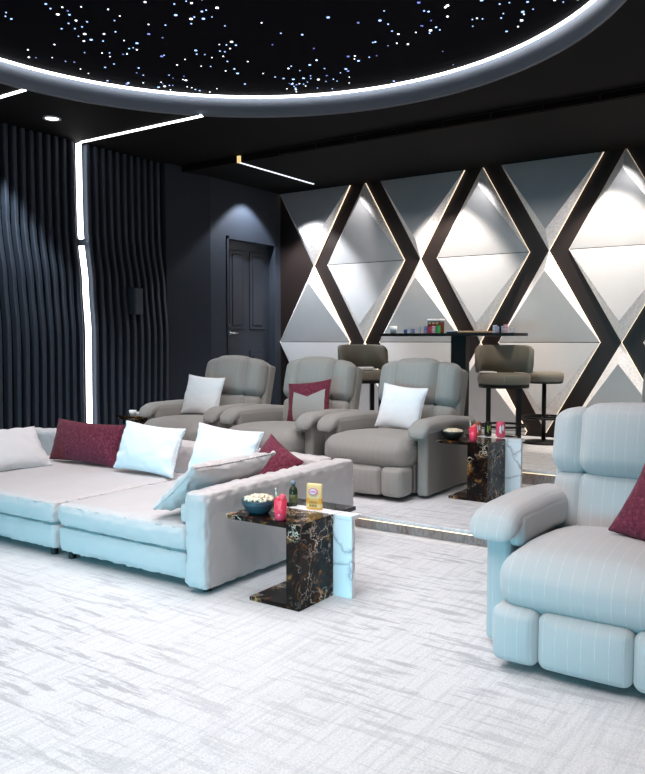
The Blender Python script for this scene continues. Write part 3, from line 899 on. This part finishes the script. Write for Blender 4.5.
# items on the tables
def popcorn_bowl(loc, r, h, m, label, n=170):
    t = thing('popcorn_bowl', label, 'bowl', loc)
    bm = BM(); lathe(bm, [(0, 0), (r * .5, 0), (r * .72, h * .25), (r * .92, h * .65), (r, h), (r * .95, h), (r * .86, h * .6), (r * .5, h * .18), (0, h * .15)], 32); obj('bowl', bm, m, t, True)
    bm = BM(); rnd = random.Random(int(r * 1000))
    for k in range(n):
        a = rnd.uniform(0, 2 * PI); q = (r * .84) * math.sqrt(rnd.random()); s = rnd.uniform(.0065, .0095)
        z = h * .88 + (1 - (q / r) ** 2) * h * .28 + rnd.uniform(-.004, .006)
        for j in range(3):
            vv = bmesh.ops.create_icosphere(bm, subdivisions=1, radius=s * rnd.uniform(.55, .8), matrix=Matrix.Translation((q * math.cos(a) + rnd.uniform(-s, s) * .6, q * math.sin(a) + rnd.uniform(-s, s) * .6, z + rnd.uniform(-s, s) * .5)))['verts']
            for f in {f for v in vv for f in v.link_faces}: f.material_index = 1 if rnd.random() < .18 else 0
    c = obj('popcorn', bm, [M['corn'], M['corn_y']], t, True); c['kind'] = 'stuff'
    return t
popcorn_bowl((-2.38, 2.945, .402), .088, .070, M['bowl'], 'slate blue bowl heaped with popcorn on the near side table')
popcorn_bowl((-2.43, 5.30, Z1 + .425), .085, .060, M['bowl2'], 'dark bowl of popcorn on the far side table by the recliner arm')
def smoothie(loc, h, label):
    t = thing('drink_glass', label, 'drink', loc)
    bm = BM(); lathe(bm, [(0, 0), (.026, 0), (.028, .01), (.031, h), (.028, h - .004), (0, h - .006)], 24); obj('glass', bm, M['red_drink'], t, True)
    bm = BM()
    bmesh.ops.create_icosphere(bm, subdivisions=2, radius=.018, matrix=Matrix.Translation((.012, 0, h + .006)) @ Matrix.Diagonal((1, 1, 1.15, 1)))
    bmesh.ops.create_icosphere(bm, subdivisions=2, radius=.012, matrix=Matrix.Translation((-.008, -.008, h + .002)))
    obj('strawberry', bm, M['pink'], t, True)
    bm = BM()
    for k in range(6):
        p = Vector((-.018, -.004, h - .01)); q = Vector((-.024, -.006, h + .052))
        tube(bm, p.lerp(q, k / 6), p.lerp(q, (k + 1) / 6), .0035, 8, k % 2)
    obj('straw', bm, [M['straw'], M['strawstripe']], t, True)
smoothie((-2.20, 2.885, .402), .10, 'red fruit drink with a straw on the near side table')
smoothie((-2.25, 5.26, Z1 + .425), .10, 'red fruit drink with a straw on the far side table')
b = thing('bottle', 'dark green glass bottle behind the red drink on the near side table', 'bottle', (-2.335, 3.17, .404))
bm = BM(); lathe(bm, [(0, 0), (.020, 0), (.022, .006), (.022, .078), (.018, .092), (.008, .100), (.008, .112), (0, .112)], 24); obj('bottle_body', bm, M['bottle'], b, True)
bm = BM(); lathe(bm, [(.0222, .02), (.0226, .02), (.0226, .06), (.0222, .06)], 24); obj('bottle_label', bm, M['bottlelabel'], b, True)
bm = BM(); cyl(bm, 0, 0, .110, .128, .0125, 20); obj('cap', bm, M['cap'], b, True)
def snack_bag(loc, rz):
    t = thing('snack_bag', 'yellow-orange snack bag with a pink round print, standing on the near side table', 'snack bag', loc, rz)
    w, h = .090, .130; bm = BM(); n = 14; G = {}
    for s in (-1, 1):
        for i in range(n + 1):
            for j in range(n + 1):
                u = -1 + 2 * i / n; v = j / n
                th = (1 - u ** 4) * .017 * (math.sin(min(1, (1 - v) * 1.15 + .02) * PI / 2)) * (1 if 0 < i < n else 0) * (1 if j < n else 0)
                G[s, i, j] = bm.verts.new((u * w / 2 * (1 - .05 * v), s * th, v * h))
    for s in (-1, 1):
        for i in range(n):
            for j in range(n):
                f = bm.faces.new((G[s, i, j], G[s, i + 1, j], G[s, i + 1, j + 1], G[s, i, j + 1]))
                v = (j + .5) / n; f.material_index = 1 if v > .40 or .1 < v < .2 else 0
    for i in range(n): bm.faces.new((G[-1, i, 0], G[-1, i + 1, 0], G[1, i + 1, 0], G[1, i, 0]))
    bmesh.ops.remove_doubles(bm, verts=bm.verts, dist=1e-5)
    obj('pouch', bm, [M['bag'], M['bag_lt']], t, True)
    bm = BM()
    T = Matrix.Translation((0, -.0165, .090)) @ Matrix.Rotation(math.radians(-6), 4, 'X') @ Matrix.Rotation(PI / 2, 4, 'X')
    for (x, y, r, sx, mi) in ((0, 0, .024, 1.0, 0), (0, -.001, .019, 1.0, 1)):
        vs = cyl(bm, 0, 0, 0, .0012 + .0006 * mi, r, 24, mi, mat=T @ Matrix.Diagonal((sx, .72, 1, 1)))
    for k, (x, wl) in enumerate(((-.011, .004), (-.004, .005), (.004, .004), (.011, .005))):
        box(bm, x - wl / 2, x + wl / 2, -.006, .006, .0018, .0026, 0, 0, mat=T)
    obj('round_print', bm, [M['bagpink'], M['white']], t, label='pink oval print')
    bm = BM(); T = Matrix.Translation((0, -.0185, .038)) @ Matrix.Rotation(PI / 2, 4, 'X')
    for k in range(5): box(bm, -.020 + k * .009, -.014 + k * .009, -.004, .004, 0, .001, 0, 0, mat=T)
    for k in range(3): cyl(bm, -.014 + k * .014, -.018, 0, .0012, .007, 12, 0, mat=T)
    obj('lower_print', bm, M['gold_print'], t, label='brown lettering and pictures')
snack_bag((-2.20, 3.165, .404), math.radians(12))
def can(loc, r, h, m, m2, label, rz=0.6):
    t = thing('drinks_can', label, 'can', loc, rz)
    bm = BM(); lathe(bm, [(0, .003), (r * .72, .0), (r * .95, h * .07), (r, h * .12), (r, h * .86), (r * .8, h * .97), (r * .8, h), (r * .74, h * .98), (0, h * .97)], 24); obj('can_body', bm, m, t, True)
    bm = BM()
    for (a0, z0, z1) in ((-.5, .3, .75), (.1, .45, .8)):
        n = 6
        for k in range(n):
            a, b_ = a0 + .45 * k / n - PI / 2, a0 + .45 * (k + 1) / n - PI / 2; rr = r + .0006
            zz0, zz1 = h * (z0 + .06 * math.sin(k)), h * (z1 - .05 * math.cos(k * 1.3))
            bm.faces.new([bm.verts.new((rr * math.cos(q), rr * math.sin(q), z)) for q, z in ((a, zz0), (b_, zz0), (b_, zz1), (a, zz1))])
    obj('can_print', bm, m2, t)
zt = Z1 + .427
can((-2.35, 5.575, zt), .030, .105, M['can_brown'], M['white'], 'copper brown can behind the red drink on the far side table')
can((-2.265, 5.575, zt), .027, .112, M['can_dark'], M['can_green'], 'black can with a green print, middle can on the far side table')
can((-2.165, 5.575, zt), .034, .118, M['can_red'], M['white'], 'rose red can with white print, rightmost on the far side table')
cp = thing('cup', 'small white cup on the brass-edged table by the fluted wall', 'cup', (-5.66, 5.10, Z1 + .44))
bm = BM(); lathe(bm, [(0, 0), (.026, 0), (.036, .05), (.033, .05), (.024, .008), (0, .008)], 20); obj('cup_body', bm, M['white'], cp, True)
cp = obj('napkin', (lambda b_: (box(b_, -.05, .05, -.04, .04, 0, .018, .003), b_)[1])(BM()), M['white']); cp.location = (-5.72, 5.24, Z1 + .44); cp.rotation_euler = (0, 0, .4)
tagp(cp, 'folded white napkin on the brass-edged table by the fluted wall', 'napkin')

# ------------------------------------------------------------------ bar table and stools
TY = 7.45
tb = thing('bar_table', 'long thin black bar table on one dark column before the grey wall panels', 'bar table', (-3.36, TY, Z2))
bm = BM(); box(bm, -.83, .665, -.20, .20, 1.078, 1.108, .004); obj('tabletop', bm, M['black'], tb)
bm = BM(); box(bm, -.065, .10, -.05, .05, .02, 1.078, .003); obj('column', bm, M['black'], tb)
bm = BM(); box(bm, -.25, .25, -.18, .18, 0, .02, .003); obj('foot_plate', bm, M['black'], tb)
def curved_back(bm, r0, r1, z0, z1, a0, a1, n=28, lean=.02, drop=.0):
    """bent backrest shell; ends drop down and round off"""
    rows = []
    for i in range(n + 1):
        t = i / n; a = a0 + (a1 - a0) * t
        e = abs(2 * t - 1); rnd = (1 - e ** 6) ** .5
        zt_ = z0 + (z1 - z0) * (0.55 + .45 * rnd) - drop * e ** 2
        prof = []
        for (r, z) in ((r0, z0), (r0 - .004, (z0 + zt_) / 2), (r0, zt_ - .015), (r0 + .012, zt_), (r1 - .012, zt_), (r1, zt_ - .015), (r1 + .004, (z0 + zt_) / 2), (r1, z0)):
            k = (z - z0) / (z1 - z0) * lean
            prof.append(bm.verts.new(((r + k) * math.cos(a), (r + k) * math.sin(a), z)))
        rows.append(prof)
    for A, B in zip(rows, rows[1:]):
        for k in range(8): bm.faces.new((A[k], A[(k + 1) % 8], B[(k + 1) % 8], B[k]))
    bm.faces.new(rows[0]); bm.faces.new(rows[-1])
def bar_stool(loc, rz, label, seat_z=.72, r=.25, back=True, group='bar stools'):
    t = thing('bar_stool', label, 'bar stool', loc, rz, group)
    bm = BM(); lathe(bm, [(0, seat_z - .105), (r - .02, seat_z - .105), (r - .005, seat_z - .09), (r, seat_z - .05), (r - .005, seat_z - .015), (r - .03, seat_z), (0, seat_z + .006)], 40); obj('seat', bm, M['stool'], t, True)
    if back:
        bm = BM(); curved_back(bm, r - .035, r + .015, seat_z + .005, seat_z + .27, math.radians(0), math.radians(180)); obj('backrest', bm, M['stool'], t, True)
        bm = BM()
        for k in range(10): tube(bm, (0, r + .0205, seat_z + .03 + k * .022), (0, r + .0215, seat_z + .042 + k * .022), .0022, 6)
        obj('back_stitching', bm, M['stitch'], t)
        bm = BM()
        for k in range(9): tube(bm, (0, -(r + .001), seat_z - .085 + k * .006), (0, -(r + .001), seat_z - .082 + k * .006), .0022, 6)
        obj('seat_stitching', bm, M['stitch'], t)
        bm = BM(); lathe(bm, [(0, seat_z - .135), (r - .015, seat_z - .135), (r - .01, seat_z - .106), (0, seat_z - .106)], 32); obj('seat_frame', bm, M['black'], t)
        for a in (45, 135, 225, 315):
            c, s = math.cos(math.radians(a)), math.sin(math.radians(a))
            bm = BM(); box(bm, c * (r - .05) - .022, c * (r - .05) + .022, s * (r - .05) - .022, s * (r - .05) + .022, 0, seat_z - .12, .004); obj('leg', bm, M['black'], t)
        bm = BM(); torus(bm, (0, 0, .22), r - .04, .011, 40, 8); obj('footrest', bm, M['black'], t, True)
    else:
        bm = BM(); lathe(bm, [(0, seat_z - .115), (r - .02, seat_z - .115), (r - .005, seat_z - .104), (0, seat_z - .104)], 32); obj('seat_frame', bm, M['black'], t)
        bm = BM(); tube(bm, (0, 0, .01), (0, 0, seat_z - .11), .022, 16); obj('pedestal', bm, M['black'], t, True)
        bm = BM(); torus(bm, (0, 0, .26), r + .02, .012, 40, 8)
        for a in (0, 90, 180, 270):
            c, s = math.cos(math.radians(a)), math.sin(math.radians(a)); tube(bm, (c * .02, s * .02, .26), (c * (r + .02), s * (r + .02), .26), .008, 8)
        obj('footrest', bm, M['black'], t, True)
        bm = BM(); lathe(bm, [(0, 0), (r + .02, 0), (r + .02, .012), (.04, .03), (0, .03)], 36); obj('foot_plate', bm, M['black'], t, True)
    return t
bar_stool((-2.74, 7.12, Z2), math.radians(22), 'taupe bar stool with a curved back, right of the dark table column')
bar_stool((-4.29, 7.10, Z2), math.radians(50), 'taupe bar stool seen between two recliner headrests, left of the bar table')
bar_stool((-2.545, 7.72, Z2), 0, 'backless round bar stool on a black pedestal behind the stool with the curved back', r=.19, back=False)
pb = obj('notepad', (lambda b_: (box(b_, -.07, .07, -.05, .05, 0, .014, .002), b_)[1])(BM()), M['white']); pb.location = (-2.86, 7.0, Z2 + .726); pb.rotation_euler = (0, 0, .5)
tagp(pb, 'small white pad lying on the curved-back stool seat right of the column', 'notepad')
pb = obj('folded_cloth', (lambda b_: (box(b_, -.10, .10, -.06, .06, 0, .03, .01), b_)[1])(BM()), M['white']); pb.location = (-4.22, 6.98, Z2 + .726); pb.rotation_euler = (0, 0, .7)
tagp(pb, 'white folded cloth on the bar stool seat between two recliner headrests', 'cloth')

zb = Z2 + 1.108
def at_bar(px):   # x position along the bar for a column of the photo
    return -4.19 + (px - 388) * (1.495 / 139.0)
cu = thing('cup', 'white cup at the left end of the bar table', 'cup', (at_bar(396), TY - .05, zb))
bm = BM(); lathe(bm, [(0, 0), (.032, 0), (.042, .08), (.038, .08), (.028, .01), (0, .01)], 20); obj('cup_body', bm, M['white'], cu, True)
def chips(px, y, n, ms, label, group):
    t = thing('poker_chip_stack', label, 'poker chips', (at_bar(px), TY + y, zb), 0, group)
    for k in range(n):
        bm = BM(); cyl(bm, 0, 0, 0, .0065, .021, 16)
        o = obj('poker_chip', bm, M[ms[k % len(ms)]], t); o.location = (random.uniform(-.002, .002), random.uniform(-.002, .002), k * .0072)
g = 'poker chips on the bar'
chips(410, -.05, 6, ['chip_blue'], 'low blue poker chip stack, leftmost on the bar', g)
chips(414, .0, 9, ['chip_lilac', 'white'], 'lilac and white chip stack just right of the low blue one', g)
chips(419, -.06, 7, ['chip_lilac', 'chip_blue'], 'lilac and blue chip stack in the middle of the left chip group', g)
chips(424, -.01, 10, ['white', 'chip_lilac'], 'tall pale chip stack at the right of the left chip group', g)
chips(436, -.13, 10, ['chip_lilac', 'chip_blue'], 'lilac chip stack at the left foot of the brown canister', g)
chips(440, -.13, 10, ['chip_red'], 'red chip stack in front of the brown canister', g)
chips(444.5, -.13, 11, ['chip_red', 'white'], 'red and white chip stack in front of the brown canister', g)
chips(449, -.12, 11, ['chip_green'], 'green chip stack right of the brown canister', g)
chips(503, -.04, 11, ['white', 'chip_lilac'], 'pale chip stack at the left of the right-hand chip group', g)
chips(507, -.09, 9, ['chip_lilac'], 'plain lilac chip stack second in the right-hand chip group', g)
chips(511, -.03, 10, ['white', 'chip_blue'], 'white and blue chip stack in the right-hand chip group', g)
chips(515, -.08, 12, ['white', 'chip_red'], 'white and red chip stack in the right-hand chip group', g)
chips(520, -.04, 8, ['chip_lilac', 'white'], 'rightmost low chip stack on the bar', g)
cn = thing('canister', 'brown canister with a white rim standing among the chips on the bar', 'canister', (at_bar(440), TY + .02, zb))
bm = BM(); box(bm, -.075, .075, -.055, .055, 0, .125, .012); obj('canister_body', bm, M['amber'], cn)
bm = BM(); box(bm, -.08, .08, -.06, .06, .125, .15, .006); obj('lid', bm, M['white'], cn)
for k in range(3):
    bm = BM(); box(bm, -.058 + k * .042, -.030 + k * .042, -.0575, -.055, .095, .118); obj('label_mark', bm, M['wood'], cn)
bk = thing('book', 'dark blue closed book on the bar left of the wooden board', 'book', (at_bar(463), TY - .05, zb))
bm = BM(); box(bm, -.055, .055, -.08, .08, 0, .024, .003); obj('cover', bm, M['book'], bk)
bm = BM(); box(bm, -.053, .053, -.083, -.08, .018, .0255); obj('page_edge', bm, M['white'], bk)
wb = obj('wooden_board', (lambda b_: (box(b_, -.16, .16, -.09, .09, 0, .022, .006), b_)[1])(BM()), M['wood']); wb.location = (at_bar(483), TY - .02, zb)
tagp(wb, 'flat tan wooden board on the bar between the blue book and the right chips', 'board')
